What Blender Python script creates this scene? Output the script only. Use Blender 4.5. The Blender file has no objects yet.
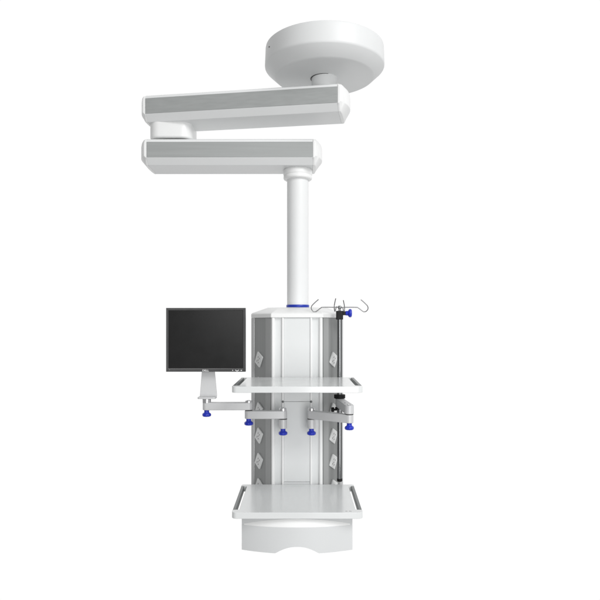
import bpy, bmesh, math, random
from mathutils import Vector, Matrix

random.seed(4)
scene = bpy.context.scene
COL = scene.collection
PI = math.pi
EYE = 1.6            # camera height
CX = -0.0145         # centre line of the cabinet

# ------------------------------------------------------------------ materials
def material(name, color, rough=0.4, metal=0.0, coat=0.0, spec=0.5, mottling=0.02, grain=0.0,
             stretch=(1, 1, 1), scale=30.0):
    m = bpy.data.materials.new(name)
    m.use_nodes = True
    nt = m.node_tree
    b = nt.nodes['Principled BSDF']
    tc = nt.nodes.new('ShaderNodeTexCoord')
    mp = nt.nodes.new('ShaderNodeMapping')
    mp.inputs['Scale'].default_value = stretch
    nt.links.new(tc.outputs['Object'], mp.inputs['Vector'])
    n = nt.nodes.new('ShaderNodeTexNoise')
    n.inputs['Scale'].default_value = scale
    n.inputs['Detail'].default_value = 4
    nt.links.new(mp.outputs['Vector'], n.inputs['Vector'])
    r = nt.nodes.new('ShaderNodeValToRGB')
    lo = [max(0, c * (1 - mottling)) for c in color]
    hi = [min(1, c * (1 + mottling)) for c in color]
    r.color_ramp.elements[0].color = (*lo, 1); r.color_ramp.elements[0].position = 0.3
    r.color_ramp.elements[1].color = (*hi, 1); r.color_ramp.elements[1].position = 0.7
    nt.links.new(n.outputs['Fac'], r.inputs['Fac'])
    nt.links.new(r.outputs['Color'], b.inputs['Base Color'])
    mr = nt.nodes.new('ShaderNodeMapRange')
    mr.inputs['To Min'].default_value = max(0.02, rough - 0.05)
    mr.inputs['To Max'].default_value = min(1, rough + 0.05)
    nt.links.new(n.outputs['Fac'], mr.inputs['Value'])
    nt.links.new(mr.outputs['Result'], b.inputs['Roughness'])
    b.inputs['Metallic'].default_value = metal
    b.inputs['Specular IOR Level'].default_value = spec
    b.inputs['Coat Weight'].default_value = coat
    b.inputs['Coat Roughness'].default_value = 0.12
    if grain > 0:
        bp = nt.nodes.new('ShaderNodeBump')
        bp.inputs['Strength'].default_value = grain
        bp.inputs['Distance'].default_value = 0.001
        n2 = nt.nodes.new('ShaderNodeTexNoise')
        n2.inputs['Scale'].default_value = scale * 14
        nt.links.new(mp.outputs['Vector'], n2.inputs['Vector'])
        nt.links.new(n2.outputs['Fac'], bp.inputs['Height'])
        nt.links.new(bp.outputs['Normal'], b.inputs['Normal'])
    return m

M_WHITE = material('white_enamel', (0.78, 0.79, 0.79), 0.42, mottling=0.010, grain=0.05, scale=12)
M_COVER = material('cover_enamel', (0.71, 0.72, 0.72), 0.45, mottling=0.012, grain=0.05, scale=10)
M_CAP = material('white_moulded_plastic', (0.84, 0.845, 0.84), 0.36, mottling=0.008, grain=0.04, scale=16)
M_TRAY = material('white_tray_laminate', (0.72, 0.735, 0.735), 0.22, mottling=0.012, coat=0.3, scale=9)
M_DRAWER = material('grey_white_laminate', (0.66, 0.672, 0.675), 0.34, mottling=0.010, coat=0.1, spec=0.35, scale=7)
M_BODY = material('pale_grey_sheet', (0.71, 0.725, 0.725), 0.40, mottling=0.012, scale=8)
M_ARMGREY = material('grey_arm_panel', (0.365, 0.378, 0.374), 0.36, metal=0.15, mottling=0.05, stretch=(0.25, 8, 8), scale=10)
M_SIDEGREY = material('grey_side_panel', (0.25, 0.258, 0.256), 0.30, metal=0.15, mottling=0.07, stretch=(10, 10, 0.12), scale=8)
M_STRIP = material('grey_panel_strip', (0.34, 0.348, 0.346), 0.36, mottling=0.03, stretch=(8, 8, 0.15), scale=8)
M_EDGE = material('light_aluminium_edge', (0.56, 0.565, 0.565), 0.38, metal=0.2, mottling=0.02, stretch=(8, 8, 0.15), scale=8)
M_STEEL = material('bright_steel', (0.78, 0.78, 0.79), 0.22, metal=1.0, mottling=0.03, scale=20)
M_SILVER = material('satin_aluminium', (0.62, 0.625, 0.63), 0.42, metal=0.12, mottling=0.015, grain=0.03, scale=24)
M_RAIL = material('dark_grey_rail', (0.17, 0.18, 0.178), 0.38, metal=0.3, mottling=0.04, scale=20)
M_CHROME = material('polished_steel', (0.225, 0.23, 0.235), 0.15, metal=1.0, mottling=0.03, stretch=(1, 1, 0.1), scale=20)
M_WIRE = material('steel_wire', (0.20, 0.20, 0.205), 0.25, metal=0.9, mottling=0.05, scale=20)
M_BLACK = material('black_plastic', (0.006, 0.006, 0.0065), 0.5, mottling=0.1, spec=0.25, scale=30)
M_DARK = material('dark_gap', (0.05, 0.05, 0.05), 0.6, mottling=0.1, scale=30)
M_BLUE = material('blue_plastic', (0.013, 0.032, 0.47), 0.30, mottling=0.05, scale=40)
M_RING = material('deep_blue_band', (0.010, 0.035, 0.40), 0.35, mottling=0.05, scale=40)
M_BEZEL = material('charcoal_bezel', (0.055, 0.055, 0.056), 0.36, mottling=0.06, scale=40)
M_SCREEN = material('black_screen', (0.006, 0.006, 0.006), 0.22, mottling=0.02, spec=0.45, scale=20)
M_LOGO = material('silver_print', (0.72, 0.72, 0.72), 0.35, mottling=0.03, scale=60)
M_SOCKET = material('white_socket_plate', (0.78, 0.79, 0.785), 0.40, mottling=0.02, scale=40)
M_GREYPRINT = material('grey_print', (0.25, 0.25, 0.25), 0.5, mottling=0.05, scale=60)

# ------------------------------------------------------------------ mesh helpers
def finish(name, bm, mat, parent=None, bevel=0.0, segs=3, smooth=40, loc=None):
    bmesh.ops.remove_doubles(bm, verts=bm.verts, dist=1e-6)
    bmesh.ops.recalc_face_normals(bm, faces=bm.faces)
    me = bpy.data.meshes.new(name)
    bm.to_mesh(me); bm.free()
    mats = mat if isinstance(mat, (list, tuple)) else [mat]
    for k in mats:
        me.materials.append(k)
    for p in me.polygons:
        p.use_smooth = True
    me.set_sharp_from_angle(angle=math.radians(smooth))
    o = bpy.data.objects.new(name, me)
    COL.objects.link(o)
    if parent is not None:
        o.parent = parent
        o.matrix_parent_inverse = world_of(parent).inverted()
    if loc is not None:
        o.location = loc
    if bevel > 0:
        bv = o.modifiers.new('edge', 'BEVEL')
        bv.width = bevel; bv.segments = segs
        bv.limit_method = 'ANGLE'; bv.angle_limit = math.radians(28)
        bv.harden_normals = True
    return o

def world_of(o):
    m = o.matrix_basis.copy()
    if o.parent is not None:
        m = world_of(o.parent) @ o.matrix_parent_inverse @ m
    return m

def empty(name, label, cat, loc):
    o = bpy.data.objects.new(name, None)
    COL.objects.link(o)
    o.location = loc
    o.empty_display_size = 0.1
    o['label'] = label; o['category'] = cat
    return o

def prism(bm, pts, z0, z1, M=None, mi=0):
    """extrude a closed xy outline from z0 to z1"""
    M = M or Matrix()
    lo = [bm.verts.new(M @ Vector((x, y, z0))) for x, y in pts]
    hi = [bm.verts.new(M @ Vector((x, y, z1))) for x, y in pts]
    fs = [bm.faces.new(lo[::-1]), bm.faces.new(hi)]
    n = len(pts)
    for i in range(n):
        fs.append(bm.faces.new((lo[i], lo[(i + 1) % n], hi[(i + 1) % n], hi[i])))
    for f in fs:
        f.material_index = mi
    return fs

def box(bm, x0, x1, y0, y1, z0, z1, M=None, mi=0):
    return prism(bm, [(x0, y0), (x1, y0), (x1, y1), (x0, y1)], z0, z1, M, mi)

def lathe(bm, prof, M=None, n=48, mi=0):
    """prof = [(r, z)...] about local z; ends closed"""
    M = M or Matrix()
    rings = []
    for r, z in prof:
        if r < 1e-6:
            rings.append([bm.verts.new(M @ Vector((0, 0, z)))])
        else:
            rings.append([bm.verts.new(M @ Vector((r * math.cos(2 * PI * i / n), r * math.sin(2 * PI * i / n), z))) for i in range(n)])
    for a, b in zip(rings[:-1], rings[1:]):
        for i in range(n):
            j = (i + 1) % n
            vs = []
            if len(a) > 1: vs += [a[i], a[j]]
            else: vs += [a[0]]
            if len(b) > 1: vs += [b[j], b[i]]
            else: vs += [b[0]]
            if len(vs) >= 3:
                f = bm.faces.new(vs); f.material_index = mi
    for ring in (rings[0], rings[-1]):
        if len(ring) > 1:
            f = bm.faces.new(ring); f.material_index = mi

def tube(bm, pts, r, n=10):
    pts = [Vector(p) for p in pts]
    rings = []
    up = None
    for i, p in enumerate(pts):
        t = (pts[min(i + 1, len(pts) - 1)] - pts[max(i - 1, 0)]).normalized()
        if up is None:
            up = t.orthogonal().normalized()
        s = (up - t * up.dot(t)).normalized(); up = s
        q = t.cross(s)
        rings.append([bm.verts.new(p + r * (math.cos(2 * PI * k / n) * s + math.sin(2 * PI * k / n) * q)) for k in range(n)])
    for a, b in zip(rings[:-1], rings[1:]):
        for k in range(n):
            bm.faces.new((a[k], a[(k + 1) % n], b[(k + 1) % n], b[k]))
    bm.faces.new(rings[0]); bm.faces.new(rings[-1])

def rounded(x0, x1, y0, y1, r, n=6):
    pts = []
    for cx, cy, a0 in ((x1 - r, y1 - r, 0), (x0 + r, y1 - r, PI / 2), (x0 + r, y0 + r, PI), (x1 - r, y0 + r, 1.5 * PI)):
        for k in range(n + 1):
            a = a0 + k / n * PI / 2
            pts.append((cx + r * math.cos(a), cy + r * math.sin(a)))
    return pts

def stadium(A, B, r, n=12):
    """plan outline of a bar with round ends from A to B"""
    A = Vector(A); B = Vector(B)
    d = (B - A).normalized(); a = math.atan2(d.y, d.x)
    pts = []
    for k in range(n + 1):
        t = a - PI / 2 + PI * k / n
        pts.append((B.x + r * math.cos(t), B.y + r * math.sin(t)))
    for k in range(n + 1):
        t = a + PI / 2 + PI * k / n
        pts.append((A.x + r * math.cos(t), A.y + r * math.sin(t)))
    return pts

# ================================================================== THE PENDANT
pendant = empty('surgical_pendant',
                'white ceiling pendant with folded swing arms, column and grey sided cabinet carrying two trays',
                'medical pendant', (0.121, 0.069, EYE + 1.365))

# ---- ceiling cover
DX, DY = 0.1205, 0.050
T = Matrix.Translation((DX, DY, EYE)) @ Matrix.Diagonal((0.994, 0.994, 0.9955, 1))
bm = bmesh.new()
lathe(bm, [(0.0, 1.366), (0.286, 1.366), (0.2895, 1.363), (0.291, 1.356), (0.2945, 1.276), (0.2938, 1.269), (0.2905, 1.264),
           (0.246, 1.2225), (0.2395, 1.219), (0.232, 1.218), (0.0, 1.218)], T, 128)
cover = finish('ceiling_cover', bm, M_COVER, pendant, smooth=30)
a = math.radians(180 + 24)
bm = bmesh.new()
R = Matrix.Translation((DX + 0.2915 * math.cos(a), DY + 0.2915 * math.sin(a), EYE + 1.315)) @ Matrix.Rotation(a, 4, 'Z') @ Matrix.Rotation(PI / 2, 4, 'Y')
lathe(bm, [(0, 0.0022), (0.0025, 0.0020), (0.0032, 0.001), (0.0032, -0.004), (0, -0.004)], R, 16)
finish('screw', bm, M_DARK, cover)
bm = bmesh.new()
lathe(bm, [(0.0, 1.2106), (0.0655, 1.2106), (0.0655, 1.2150), (0, 1.2150)], Matrix.Translation((DX - 0.0035, DY + 0.001, EYE)), 64)
finish('shaft_opening', bm, M_DARK, cover)
bm = bmesh.new()
lathe(bm, [(0.064, 1.2195), (0.064, 1.125), (0, 1.125)], T, 64)
finish('pivot_shaft', bm, M_WHITE, pendant)

# ---- the two swing arms
AW = 0.235      # arm depth
INS = 0.027; DROP = 0.032
def arm_profile():
    """(y, z) outline, front is y = 0, z from bottom"""
    return [(INS, 0.0), (AW - INS, 0.0), (AW, DROP), (AW, DROP + 0.077), (AW - 0.012, DROP + 0.095), (0.012, DROP + 0.095), (0.0, DROP + 0.088), (0.0, DROP)]

def zrange(y):
    y = min(max(y, 0), AW)
    e = min(y, AW - y)
    lo = DROP * (1 - e / INS) if e < INS else 0.0
    hi = DROP + (0.095 if e >= 0.012 else 0.088 + 0.007 * e / 0.012)
    return lo, hi

def swing_arm(loc, yaw, L, label):
    """local x runs from the left end (0) to the right end (L)"""
    M = Matrix.Translation(loc) @ Matrix.Rotation(yaw, 4, 'Z')
    YZ = Matrix(((0, 0, 1, 0), (1, 0, 0, 0), (0, 1, 0, 0), (0, 0, 0, 1)))   # prism z -> x
    bm = bmesh.new()
    prism(bm, arm_profile(), 0.0, L, M @ YZ)
    o = finish('swing_arm', bm, M_WHITE, pendant, bevel=0.002)
    o['label'] = label
    for y0, y1 in ((-0.0025, 0.004), (AW - 0.004, AW + 0.0025)):
        bm = bmesh.new()
        box(bm, 0.0015, L - 0.0015, y0, y1, DROP + 0.0015, DROP + 0.0775, M)
        finish('side_panel', bm, M_ARMGREY, o, bevel=0.0008, segs=2)
    for s, x0 in ((-1, 0.0), (1, L)):
        bm = bmesh.new()
        ys = [0, 0.006, 0.012, 0.02, INS] + [INS + (AW - 2 * INS) * k / 16 for k in range(1, 16)] + [AW - INS, AW - 0.02, AW - 0.012, AW - 0.006, AW]
        rows = []
        for y in ys:
            t = 2 * y / AW - 1
            b = 0.013 + 0.036 * max(0, 1 - t * t) ** 0.8
            lo, hi = zrange(y)
            lo -= 0.001; hi += 0.001
            yy = y + (-0.0035 if y == 0 else 0.0035 if y == AW else 0)
            rows.append([bm.verts.new(M @ Vector((x0 + s * xx, yy, zz))) for xx, zz in ((0, lo), (0.25 * b + 0.003, lo + 0.0015), (b, max(DROP + 0.008, lo + 0.004)), (b, hi - 0.030), (b * 0.93, hi - 0.015), (b * 0.68, hi - 0.005), (0, hi))])
        for p, q in zip(rows[:-1], rows[1:]):
            for k in range(6):
                bm.faces.new((p[k], p[k + 1], q[k + 1], q[k]))
            bm.faces.new((p[6], p[0], q[0], q[6]))
        bm.faces.new(rows[0]); bm.faces.new(rows[-1])
        finish('end_cap', bm, M_CAP, o, bevel=0.002, smooth=35)
    return o

# front lower corner of the arms in plan: left end point and yaw
UP_L = Vector((-0.767, 0.0728, EYE + 1.0135))
up_yaw = math.atan2(-0.158, 0.9655)
swing_arm(UP_L, up_yaw, 0.957, 'upper swing arm under the ceiling cover')
LO_L = Vector((-0.7625, 0.08, EYE + 0.800))
swing_arm(LO_L, -0.003, 0.8270, 'lower swing arm carrying the column')

# elbow housing between the two arms
bm = bmesh.new()
prism(bm, rounded(-0.758, -0.546, 0.090, 0.325, 0.055, 10), EYE + 0.9365, EYE + 1.0290)
elbow = finish('elbow_housing', bm, M_CAP, pendant, bevel=0.010, segs=4)
bm = bmesh.new()
prism(bm, rounded(-0.70, -0.56, 0.115, 0.32, 0.03, 8), EYE + 0.9265, EYE + 0.9370)
finish('gap_shadow', bm, M_DARK, elbow)  # dark slab in the gap below the elbow, shade put into its colour

# ---- column
KX, KY = -0.0115, 0.1975
T = Matrix.Translation((KX, KY, 0))
bm = bmesh.new()
lathe(bm, [(0.0555, 2.4005), (0.0555, 1.7035), (0.0, 1.7035)], T, 96)
column = finish('column', bm, M_WHITE, pendant)
bm = bmesh.new()
lathe(bm, [(0.0, 2.4005), (0.069, 2.4005), (0.0725, 2.397), (0.0745, 2.389), (0.0745, 2.375), (0.0735, 2.3715), (0.0715, 2.369),
           (0.0715, 2.367), (0.0735, 2.364), (0.0735, 2.3545), (0.0715, 2.350), (0.066, 2.3465), (0.057, 2.345), (0.0, 2.345)], T, 96)
finish('collar', bm, M_CAP, column)
bm = bmesh.new()
lathe(bm, [(0.0, 1.7035), (0.0585, 1.7035), (0.0592, 1.7025), (0.0592, 1.6905), (0.0585, 1.6895), (0, 1.6895)], T, 96)
finish('band', bm, M_RING, column)
# ------------------------------------------------------------------ cabinet
CB = 0.67; CT = 1.637
def hexa(f, s, y0, ya, yb, y1):
    return [(CX - f, y0), (CX + f, y0), (CX + s, ya), (CX + s, yb), (CX + f, y1), (CX - f, y1), (CX - s, yb), (CX - s, ya)]
bm = bmesh.new()
prism(bm, hexa(0.1205, 0.2235, 0.012, 0.16, 0.275, 0.418), CB, CT)
cabinet = finish('cabinet', bm, M_BODY, pendant, bevel=0.002)

# lid: rim and a low pyramid that rises to the column
bm = bmesh.new()
rim = hexa(0.126, 0.2335, -0.004, 0.148, 0.282, 0.434)
rm2 = hexa(0.121, 0.2275, 0.002, 0.150, 0.280, 0.428)
top = hexa(0.085, 0.150, 0.10, 0.16, 0.27, 0.33)
levels = [(rim, 1.6355), (rim, 1.655), (rm2, 1.6605), (top, 1.688)]
rings = [[bm.verts.new((x, y, z)) for x, y in pts] for pts, z in levels]
bm.faces.new(rings[0]); bm.faces.new(rings[-1])
for p, q in zip(rings[:-1], rings[1:]):
    for k in range(8):
        bm.faces.new((p[k], p[(k + 1) % 8], q[(k + 1) % 8], q[k]))
finish('lid', bm, M_CAP, cabinet, bevel=0.003)

# front face: corner posts, ribs, two stacked panels
for s in (-1, 1):
    bm = bmesh.new()
    a0, a1 = CX + s * 0.1070, CX + s * 0.1245
    prism(bm, rounded(min(a0, a1), max(a0, a1), -0.001, 0.03, 0.0075, 6), CB, 1.6352)
    finish('corner_post', bm, M_CAP, cabinet)
    bm = bmesh.new()
    a0, a1 = CX + s * 0.0632, CX + s * 0.0735
    prism(bm, rounded(min(a0, a1), max(a0, a1), 0.0, 0.016, 0.003, 3), CB, 1.6352)
    finish('front_rib', bm, M_CAP, cabinet)
for z0, z1 in ((CB, 0.8388), (0.8403, 1.2280), (1.2298, 1.6350)):
    bm = bmesh.new()
    box(bm, CX - 0.0628, CX + 0.0628, 0.005, 0.015, z0, z1)
    finish('front_panel', bm, M_BODY, cabinet, bevel=0.001, segs=2)
for s in (-1, 1):
    bm = bmesh.new()
    lathe(bm, [(0, -0.005), (0.003, -0.005), (0.0055, -0.003), (0.0055, 0.002), (0, 0.002)], Matrix.Translation((CX + s * 0.0685, 0.0, 1.229)) @ Matrix.Rotation(-PI / 2, 4, 'X') @ Matrix.Scale(1, 4), 20)
    finish('screw', bm, M_RAIL, cabinet)

# angled side faces: frame with a grey panel, outer strip, sockets
def face_frame(s):
    """local x along the panel away from the front, local y = outward normal, z up"""
    p = Vector((CX + s * 0.1235, 0.004, 0)); q = Vector((CX + s * 0.2265, 0.158, 0))
    u = (q - p).normalized()
    n = Vector((u.y * s, -u.x * s, 0))
    if n.y > 0: n = -n
    M = Matrix(((u.x, n.x, 0, p.x), (u.y, n.y, 0, p.y), (0, 0, 1, 0), (0, 0, 0, 1)))
    return M, (q - p).length

socket_zs = [1.6 - (y - 325) * 3.08 / 620 for y in (359.6, 385.1, 410.5, 436.0, 461.5, 487.0)]
for s in (-1, 1):
    M, PL = face_frame(s)
    bm = bmesh.new()
    box(bm, 0.002, PL - 0.024, -0.012, 0.003, CB + 0.002, 1.6345, M)
    panel = finish('side_panel', bm, M_SIDEGREY, cabinet, bevel=0.001, segs=2)
    bm = bmesh.new()                                   # lengthways step in the panel
    box(bm, 0.004, 0.050, 0.003, 0.0045, CB + 0.003, 1.6340, M)
    finish('panel_strip', bm, M_STRIP, panel, bevel=0.0007, segs=2)
    bm = bmesh.new()
    prism(bm, rounded(PL - 0.0235, PL + 0.0065, -0.016, 0.008, 0.008, 6), CB, 1.6351, M)
    finish('edge_strip', bm, M_EDGE, cabinet)
    for z in socket_zs:
        # u direction mirrored on the right so that the plates lean the same way in the picture
        C = M @ Matrix.Translation((0.112 if s < 0 else 0.094, 0.003, z)) @ Matrix.Rotation(PI / 2, 4, 'X')
        C = C @ Matrix.Rotation(math.radians(30 if s < 0 else -30), 4, 'Z')
        C = C @ Matrix.Scale(-1, 4, (0, 0, 1))
        bm = bmesh.new()
        prism(bm, rounded(-0.0265, 0.0265, -0.031, 0.031, 0.003, 3), 0.0, 0.0065, C)
        so = finish('socket', bm, M_SOCKET, cabinet, bevel=0.002, segs=2)
        bm = bmesh.new()
        for x, y, rot in ((-0.007, 0.010, 0), (0.007, 0.010, 0), (0, -0.004, 0), (-0.008, -0.014, 0.6), (0.008, -0.014, -0.6)):
            box(bm, -0.0022, 0.0022, -0.0042, 0.0042, 0.0063, 0.0069, C @ Matrix.Translation((x, y, 0)) @ Matrix.Rotation(rot, 4, 'Z'))
        finish('pin_slots', bm, M_GREYPRINT, so)

# ------------------------------------------------------------------ trays
def tray(ztop, label):
    W = 0.2705; cx = -0.0112
    z0, z1 = ztop - 0.026, ztop
    F, B = -0.455, -0.004
    r = 0.022
    pts = []
    def arc(ax, ay, a0, a1, rr, n=7):
        for k in range(n + 1):
            t = a0 + (a1 - a0) * k / n
            pts.append((cx + ax + rr * math.cos(t), ay + rr * math.sin(t)))
    arc(W - r, F + r, -PI / 2, 0, r)
    pts.extend([(cx + W, F + 0.042)])
    arc(W - 0.022, F + 0.048, -PI/2, -PI, 0.006, 3)          # notch behind the rail
    arc(W - 0.022, B - 0.040, -PI, -1.5 * PI, 0.006, 3)
    pts.extend([(cx + W, B - 0.034)])
    arc(W - 0.012, B - 0.012, 0, PI / 2, 0.012, 5)
    arc(-W + 0.012, B - 0.012, PI / 2, PI, 0.012, 5)
    pts.extend([(cx - W, B - 0.034)])
    arc(-W + 0.022, B - 0.040, PI / 2, 0, 0.006, 3)
    arc(-W + 0.022, F + 0.048, 0, -PI / 2, 0.006, 3)
    pts.extend([(cx - W, F + 0.042)])
    arc(-W + r, F + r, PI, 1.5 * PI, r)
    bm = bmesh.new()
    prism(bm, pts, z0, z1)
    o = finish('tray', bm, M_TRAY, pendant, bevel=0.0035, segs=3)
    o['label'] = label
    for s in (-1, 1):
        bm = bmesh.new()
        a0, a1 = cx + s * (W - 0.0155), cx + s * (W - 0.001)
        box(bm, min(a0, a1), max(a0, a1), F + 0.0405, B - 0.0325, z0 + 0.002, z1 + 0.001)
        finish('handle_rail', bm, M_RAIL, o, bevel=0.003)
    return o
tray(1.3475, 'upper tray at mid height of the cabinet')
low = tray(0.8300, 'lower tray above the drawer')
for k, (x, w) in enumerate(((0.188, 0.008), (0.203, 0.010))):
    bm = bmesh.new()
    box(bm, x, x + w, -0.437, -0.4335, 0.8295, 0.8304)
    finish('printed_mark', bm, M_GREYPRINT, low)

# ------------------------------------------------------------------ drawer
bm = bmesh.new(); bg_ = bmesh.new()
HW = 0.2325; dcx = -0.0122
cols = []; grip = []
N = 96
for i in range(N + 1):
    x = -HW + 2 * HW * i / N
    t = x / HW
    yf = -0.447 + 0.050 * t * t
    zb = 0.657
    q = abs(x) / 0.091
    if q < 1:
        zb += 0.029 * (1 - q ** 2.2) ** 1.15
    zc = 0.7660 - 0.0045 * t * t                 # lower edge of the grip recess
    zu = 0.7975 - 0.0330 * t * t                 # upper edge
    dep = 0.012 * max(0, 1 - t * t)
    front = [(yf, zb), (yf, zb + 0.002), (yf, zc - 0.0015), (yf + 0.0015, zc), (yf + dep * 0.4 + 0.002, (zc + zu) / 2), (yf + dep + 0.002, zu), (yf + dep * 0.6 + 0.001, 0.8005)]
    row = [bm.verts.new((dcx + x, y, z)) for y, z in front]
    row += [bm.verts.new((dcx + x, -0.006, z)) for z in (0.8005, zb)]
    cols.append(row)
    if 2 <= i <= N - 2:
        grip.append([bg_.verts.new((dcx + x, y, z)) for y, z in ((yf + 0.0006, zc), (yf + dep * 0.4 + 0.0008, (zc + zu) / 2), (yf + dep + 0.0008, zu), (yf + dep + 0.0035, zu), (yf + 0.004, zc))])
for C_, b_ in ((cols, bm), (grip, bg_)):
    for p, q in zip(C_[:-1], C_[1:]):
        n = len(p)
        for k in range(n):
            b_.faces.new((p[k], p[(k + 1) % n], q[(k + 1) % n], q[k]))
    b_.faces.new(C_[0]); b_.faces.new(C_[-1])
drawer = finish('drawer', bm, M_DRAWER, pendant, smooth=28)
finish('lit_grip_recess', bg_, M_CAP, drawer, smooth=28)  # whiter than the drawer: light on the slope put into the colour

# ================================================================== knobs and joints
KNOB = [(0, 0), (0.0105, 0), (0.0115, -0.002), (0.0115, -0.010), (0.0125, -0.0125), (0.0180, -0.0165), (0.0200, -0.0195),
        (0.0202, -0.0255), (0.0188, -0.0292), (0.015, -0.0312), (0, -0.0318)]
def knob(loc, parent, M=None, k=1.0):
    bm = bmesh.new()
    T = Matrix.Translation(loc) @ (M or Matrix()) @ Matrix.Scale(k, 4)
    # soft scallops round the grip
    n = 48; rings = []
    for r, z in KNOB:
        if r == 0:
            rings.append([bm.verts.new(T @ Vector((0, 0, z)))]); continue
        row = []
        for i in range(n):
            a = 2 * PI * i / n
            rr = r * (1 + (0.035 * math.cos(8 * a) if z < -0.015 else 0))
            row.append(bm.verts.new(T @ Vector((rr * math.cos(a), rr * math.sin(a), z))))
        rings.append(row)
    for a, b in zip(rings[:-1], rings[1:]):
        for i in range(n):
            j = (i + 1) % n
            vs = ([a[i], a[j]] if len(a) > 1 else [a[0]]) + ([b[j], b[i]] if len(b) > 1 else [b[0]])
            bm.faces.new(vs)
    return finish('knob', bm, M_BLUE, parent, smooth=50)

def washer(x, y, z0, z1, r, mat, parent, name='washer'):
    bm = bmesh.new()
    lathe(bm, [(0, z0), (r, z0), (r, z1 - 0.002), (r - 0.002, z1), (r * 0.55, z1), (r * 0.5, z1 - 0.0015), (0, z1 - 0.0015)], Matrix.Translation((x, y, 0)), 40)
    return finish(name, bm, mat, parent)

def link(A, B, z0, z1, r, parent, name='arm_link'):
    bm = bmesh.new()
    prism(bm, stadium(A, B, r), z0, z1)
    return finish(name, bm, M_SILVER, parent, bevel=0.003)

def mount(x, y, parent):
    """bracket that holds a support arm on the rib of the cabinet"""
    bm = bmesh.new()
    prism(bm, rounded(x - 0.0185, x + 0.0185, y - 0.0185, y + 0.0185, 0.0175, 10), 1.1165, 1.1600)
    box(bm, x - 0.012, x + 0.012, y + 0.010, 0.0045, 1.122, 1.156)
    o = finish('mount_bracket', bm, M_SILVER, parent, bevel=0.002)
    washer(x, y, 1.1598, 1.1630, 0.0195, M_DARK, parent)
    washer(x, y, 1.1995, 1.2125, 0.0165, M_STEEL, parent)
    return o

# ================================================================== MONITOR ARM
MX, MY = -0.0795, -0.10
EX = -0.240
NX = -0.4365
march = empty('monitor_arm', 'jointed silver arm with three blue knobs reaching left to the monitor from the cabinet front',
              'support arm', (MX, MY, 1.1165))
mount(MX, MY, march)
link((MX, MY), (EX, MY), 1.1625, 1.2000, 0.0185, march)
link((EX, MY + 0.003), (NX, MY), 1.2030, 1.2385, 0.0185, march)
washer(EX, MY, 1.1995, 1.2035, 0.0170, M_DARK, march)
washer(EX, MY, 1.2380, 1.2475, 0.0170, M_STEEL, march)
washer(NX, MY, 1.2380, 1.2560, 0.0205, M_STEEL, march)
knob((MX, MY, 1.1168), march)
knob((EX, MY, 1.1628), march)
knob((NX, MY, 1.2033), march)
# tapered upright plate behind the monitor
bm = bmesh.new()
pl = [(-0.0360, 1.262), (0.0435, 1.262), (0.0440, 1.268), (0.0335, 1.385), (0.0335, 1.50), (-0.0265, 1.50), (-0.0265, 1.385)]
XZ = Matrix(((1, 0, 0, NX), (0, 0, 1, 0), (0, 1, 0, 0), (0, 0, 0, 1)))
prism(bm, pl, -0.076, -0.064, XZ)
up = finish('upright_plate', bm, M_SILVER, march, bevel=0.002)
bm = bmesh.new()
prism(bm, rounded(NX - 0.041, NX + 0.044, -0.118, -0.062, 0.010), 1.2555, 1.2635)
finish('foot_plate', bm, M_SILVER, up, bevel=0.002)

# ================================================================== MONITOR
SX, SZ, SY = -0.4385, 1.5310, -0.12
mon = empty('computer_monitor', 'black flat screen computer monitor on the silver arm left of the cabinet', 'monitor', (SX, -0.09, 1.3826))
hw, hh = 0.1845, 0.1485
bm = bmesh.new()
# bezel: frame with an opening
def XZp(y):
    return Matrix(((1, 0, 0, SX), (0, 0, 1, y), (0, 1, 0, SZ), (0, 0, 0, 1)))
bl, bt, bb = 0.0125, 0.0130, 0.0165
outer = [(-hw, -hh), (hw, -hh), (hw, hh), (-hw, hh)]
inner = [(-hw + bl, -hh + bb), (hw - bl, -hh + bb), (hw - bl, hh - bt), (-hw + bl, hh - bt)]
lip = [(x * 0.985 if False else x + (0.003 if x < 0 else -0.003), z + (0.003 if z < 0 else -0.003)) for x, z in outer]
def ring(pts, y):
    return [bm.verts.new((SX + x, y, SZ + z)) for x, z in pts]
rs = [ring(outer, SY + 0.030), ring(outer, SY + 0.004), ring(lip, SY), ring([(x + (-.0025 if x < 0 else .0025), z + (-.0025 if z < 0 else .0025)) for x, z in inner], SY + 0.001), ring(inner, SY + 0.0055)]
for p, q in zip(rs[:-1], rs[1:]):
    for k in range(4):
        bm.faces.new((p[k], p[(k + 1) % 4], q[(k + 1) % 4], q[k]))
bezel = finish('bezel', bm, M_BEZEL, mon, smooth=20)
bm = bmesh.new()
box(bm, -hw + bl - 0.001, hw - bl + 0.001, -hh + bb - 0.001, hh - bt + 0.001, 0.0045, 0.012, XZp(SY))
finish('screen', bm, M_SCREEN, mon)
bm = bmesh.new()
shell = [(rounded(-hw + 0.003, hw - 0.003, -hh + 0.003, hh - 0.003, 0.006), 0.028), (rounded(-hw + 0.008, hw - 0.008, -hh + 0.008, hh - 0.008, 0.01), 0.036), (rounded(-0.12, 0.12, -0.10, 0.10, 0.02), 0.043)]
rr = [[bm.verts.new((SX + x, SY + y, SZ + z)) for x, z in pts] for pts, y in shell]
for p, q in zip(rr[:-1], rr[1:]):
    n = len(p)
    for k in range(n):
        bm.faces.new((p[k], p[(k + 1) % n], q[(k + 1) % n], q[k]))
bm.faces.new(rr[0]); bm.faces.new(rr[-1])
finish('back_shell', bm, M_BLACK, mon)
# thin light line along the lower bezel
bm = bmesh.new()
box(bm, SX - hw + 0.010, SX + hw - 0.010, SY - 0.0006, SY + 0.001, SZ - hh + 0.0136, SZ - hh + 0.0152)
finish('trim_line', bm, material('grey_trim', (0.24, 0.24, 0.24), 0.35), bezel)
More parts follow.
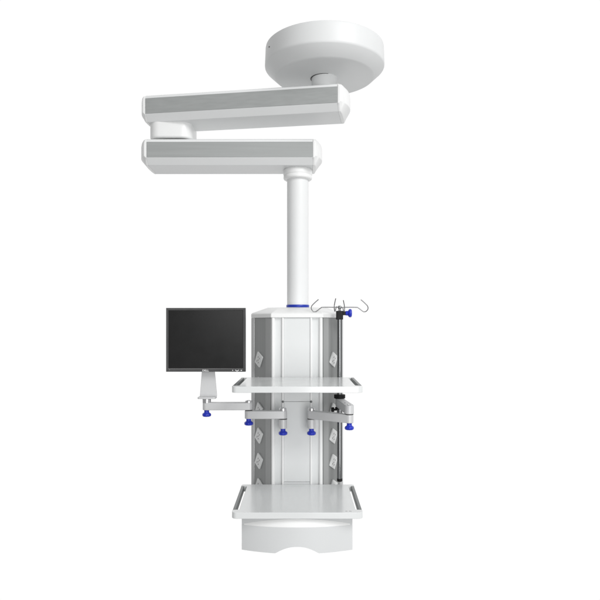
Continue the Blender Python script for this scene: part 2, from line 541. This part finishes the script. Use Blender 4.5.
# brand lettering on the lower bezel
cu = bpy.data.curves.new('lettering', 'FONT')
cu.body = 'DELL'; cu.size = 0.0118; cu.align_x = 'CENTER'; cu.extrude = 0.0004; cu.offset = 0.0003
to = bpy.data.objects.new('lettering', cu)
COL.objects.link(to)
dg = bpy.context.evaluated_depsgraph_get()
me = bpy.data.meshes.new_from_object(to.evaluated_get(dg))
bpy.data.objects.remove(to)
me.transform(Matrix.Translation((SX, SY - 0.0006, SZ - hh + 0.0022)) @ Matrix.Rotation(PI / 2, 4, 'X') @ Matrix.Scale(1.15, 4, (1, 0, 0)))
me.materials.clear(); me.materials.append(M_LOGO)
lo = bpy.data.objects.new('lettering', me)
COL.objects.link(lo); lo.parent = bezel; lo.matrix_parent_inverse = world_of(bezel).inverted()
# five small buttons
for dx, w, dz in ((0.126, 0.0024, 0.007), (0.1395, 0.0022, 0.0075), (0.1465, 0.0042, 0.005), (0.1535, 0.0022, 0.0075), (0.166, 0.0036, 0.007)):
    bm = bmesh.new()
    prism(bm, rounded(-w, w, -0.0024, 0.0024, 0.0018, 4), -0.0016, 0.001, Matrix(((1, 0, 0, SX + dx), (0, 0, 1, SY), (0, 1, 0, SZ - hh + dz), (0, 0, 0, 1))))
    finish('button', bm, M_LOGO, bezel)
bm = bmesh.new()
lathe(bm, [(0, -0.0008), (0.0018, -0.0008), (0.0018, 0.001), (0, 0.001)], Matrix.Translation((SX - hw + 0.017, SY, SZ - hh + 0.0095)) @ Matrix.Rotation(-PI / 2, 4, 'X'), 16)
finish('indicator_light', bm, M_GREYPRINT, bezel)

# ================================================================== POLE ARM
PX, PY = 0.1933, 0.022
QX, QY = 0.0538, -0.10
RX, RY = 0.2205, -0.228
parm = empty('pole_arm', 'short jointed silver arm with two blue knobs holding the infusion pole right of the cabinet', 'support arm', (QX, QY, 1.1165))
mount(QX, QY, parm)
link((QX, QY), (RX, RY), 1.1625, 1.2000, 0.0185, parm)
link((RX, RY), (PX, PY), 1.2030, 1.2425, 0.0205, parm)
washer(RX, RY, 1.1995, 1.2035, 0.0185, M_DARK, parm)
washer(RX, RY, 1.2420, 1.2450, 0.0100, M_STEEL, parm)
washer(RX - 0.012, RY + 0.075, 1.2420, 1.2450, 0.0060, M_STEEL, parm)
knob((QX, QY, 1.1168), parm)
knob((RX, RY, 1.1628), parm)
# black clamp screw below the link beside the pole
bm = bmesh.new()
lathe(bm, [(0, 0), (0.005, 0), (0.005, 0.014), (0.0105, 0.015), (0.0115, 0.018), (0.0115, 0.026), (0.009, 0.029), (0, 0.029)],
      Matrix.Translation((PX - 0.014, PY - 0.032, 1.192)) @ Matrix.Rotation(-PI / 2, 4, 'Y'), 24)
lathe(bm, [(0, 0), (0.012, 0), (0.012, 0.010), (0, 0.010)], Matrix.Translation((PX - 0.012, PY - 0.030, 1.194)), 24)
finish('clamp_screw', bm, M_BLACK, parm)

# ================================================================== INFUSION POLE
pole = empty('infusion_pole', 'chrome infusion pole topped by wire hooks and a black clamp beside the right cabinet panel', 'infusion pole', (PX, PY, 0.838))
bm = bmesh.new()
lathe(bm, [(0, 0.848), (0.0126, 0.848), (0.0126, 1.640), (0, 1.640)], Matrix.Translation((PX, PY, 0)), 48)
finish('rod', bm, M_CHROME, pole)
bm = bmesh.new()
lathe(bm, [(0, 0.838), (0.011, 0.838), (0.0130, 0.840), (0.0132, 0.852), (0.0122, 0.854), (0, 0.854)], Matrix.Translation((PX, PY, 0)), 40)
finish('rubber_foot', bm, M_BLACK, pole)
bm = bmesh.new()
lathe(bm, [(0, 1.2428), (0.026, 1.2428), (0.0275, 1.2445), (0.0275, 1.260), (0.026, 1.2615), (0.014, 1.2618), (0, 1.2618)], Matrix.Translation((PX, PY, 0)), 40)
finish('collar', bm, M_BLACK, pole)
bm = bmesh.new()
prism(bm, rounded(PX - 0.017, PX + 0.016, PY - 0.017, PY + 0.017, 0.004), 1.6265, 1.6690)
prism(bm, rounded(PX + 0.010, PX + 0.030, PY - 0.009, PY + 0.009, 0.003), 1.6475, 1.6665)
clamp = finish('clamp', bm, M_BLACK, pole, bevel=0.0015, segs=2)
knob((PX + 0.0285, PY, 1.6575), clamp, Matrix.Rotation(-PI / 2, 4, 'Y'), 0.98)
# head that carries the wire hooks
HZ = 1.6860
bm = bmesh.new()
lathe(bm, [(0, 1.668), (0.006, 1.668), (0.006, 1.679), (0.0085, 1.680), (0.0085, 1.691), (0.006, 1.694), (0, 1.694)], Matrix.Translation((PX, PY, 0)), 28)
finish('hook_head', bm, M_CHROME, pole)
def hook(ang, k):
    d = Vector((math.cos(ang), math.sin(ang), 0))
    prof = [(0.004, 0), (0.06, 0.0005), (0.084, 0.0), (0.090, -0.0015), (0.113, -0.0185), (0.121, -0.0215), (0.129, -0.0195),
            (0.1365, -0.0125), (0.1395, -0.003), (0.137, 0.006), (0.132, 0.0125), (0.118, 0.026), (0.104, 0.038)]
    # round the corners with a Catmull-Rom pass
    P = [Vector((a, b, 0)) for a, b in prof]
    out = []
    for i in range(len(P) - 1):
        p0, p1, p2, p3 = P[max(i - 1, 0)], P[i], P[i + 1], P[min(i + 2, len(P) - 1)]
        for s in range(4):
            t = s / 4
            out.append(0.5 * ((2 * p1) + (p2 - p0) * t + (2 * p0 - 5 * p1 + 4 * p2 - p3) * t * t + (3 * p1 - p0 - 3 * p2 + p3) * t ** 3))
    out.append(P[-1])
    bm = bmesh.new()
    tube(bm, [Vector((PX, PY, HZ)) + d * q.x * k + Vector((0, 0, q.y * k)) for q in out], 0.0024, 10)
    finish('wire_hook', bm, M_WIRE, pole, smooth=60)
for ang in (0.05, PI + 0.10, math.radians(-104), math.radians(76)):
    hook(ang, 1.0)

# ================================================================== WORLD, LAMPS, CAMERA
w = bpy.data.worlds.new('World'); scene.world = w; w.use_nodes = True
nt = w.node_tree; bg = nt.nodes['Background']
tc = nt.nodes.new('ShaderNodeTexCoord'); sp = nt.nodes.new('ShaderNodeSeparateXYZ')
nt.links.new(tc.outputs['Generated'], sp.inputs[0])
mr = nt.nodes.new('ShaderNodeMapRange'); mr.interpolation_type = 'SMOOTHSTEP'
mr.inputs['From Min'].default_value = 0.22; mr.inputs['From Max'].default_value = 0.54
mr.inputs['To Min'].default_value = 0.0; mr.inputs['To Max'].default_value = 1.0
nt.links.new(sp.outputs['Y'], mr.inputs['Value'])
mx = nt.nodes.new('ShaderNodeMix'); mx.data_type = 'RGBA'
mx.inputs['A'].default_value = (0.4, 0.4, 0.4, 1); mx.inputs['B'].default_value = (1.01, 1.01, 1.01, 1)
mz = nt.nodes.new('ShaderNodeMapRange'); mz.interpolation_type = 'SMOOTHSTEP'
mz.inputs['From Min'].default_value = -0.85; mz.inputs['From Max'].default_value = -0.58
nt.links.new(sp.outputs['Z'], mz.inputs['Value'])
mu = nt.nodes.new('ShaderNodeMath'); mu.operation = 'MULTIPLY'
nt.links.new(mr.outputs['Result'], mu.inputs[0]); nt.links.new(mz.outputs['Result'], mu.inputs[1])
nt.links.new(mu.outputs[0], mx.inputs['Factor'])
# studio surround: a little darker to the left and below, lighter to the right and above
dt = nt.nodes.new('ShaderNodeVectorMath'); dt.operation = 'DOT_PRODUCT'
dt.inputs[1].default_value = (0.13, 0.0, 0.07)
nt.links.new(tc.outputs['Generated'], dt.inputs[0])
ad = nt.nodes.new('ShaderNodeMath'); ad.operation = 'ADD'; ad.inputs[1].default_value = 0.41
nt.links.new(dt.outputs['Value'], ad.inputs[0])
nt.links.new(ad.outputs[0], mx.inputs['A'])
nt.links.new(mx.outputs['Result'], bg.inputs['Color'])
bg.inputs['Strength'].default_value = 1.0

def lamp(name, loc, aim, size, power, color=(1, 1, 1)):
    l = bpy.data.lights.new(name, 'AREA'); l.shape = 'RECTANGLE'
    l.size, l.size_y = size; l.energy = power; l.color = color
    o = bpy.data.objects.new(name, l); COL.objects.link(o)
    o.location = loc
    o.rotation_euler = (Vector(aim) - Vector(loc)).to_track_quat('-Z', 'Y').to_euler()
lamp('key_softbox', (3.2, -4.4, 5.2), (0, 0, 1.7), (2.6, 2.6), 214)
lamp('screen_sheen_fill', (-0.15, -5.0, 2.5), (-0.1, 0, 1.75), (2.0, 2.0), 19)  # added lamp behind the camera, lays a soft reflection on the monitor screen
lamp('fill_softbox', (1.0, -4.8, 0.9), (0, 0, 1.5), (1.6, 2.2), 74)

cam = bpy.data.cameras.new('camera'); co = bpy.data.objects.new('camera', cam); COL.objects.link(co)
co.location = (0, -3.0, EYE); co.rotation_euler = (PI / 2, 0, 0)
cam.sensor_width = 36; cam.lens = 37.2
cam.shift_y = 25 / 600
cam.clip_start = 0.05; cam.clip_end = 200
scene.camera = co
scene.render.resolution_x = 1024; scene.render.resolution_y = 1024
scene.view_settings.view_transform = 'Standard'; scene.view_settings.look = 'None'
scene.view_settings.exposure = 0; scene.view_settings.gamma = 1
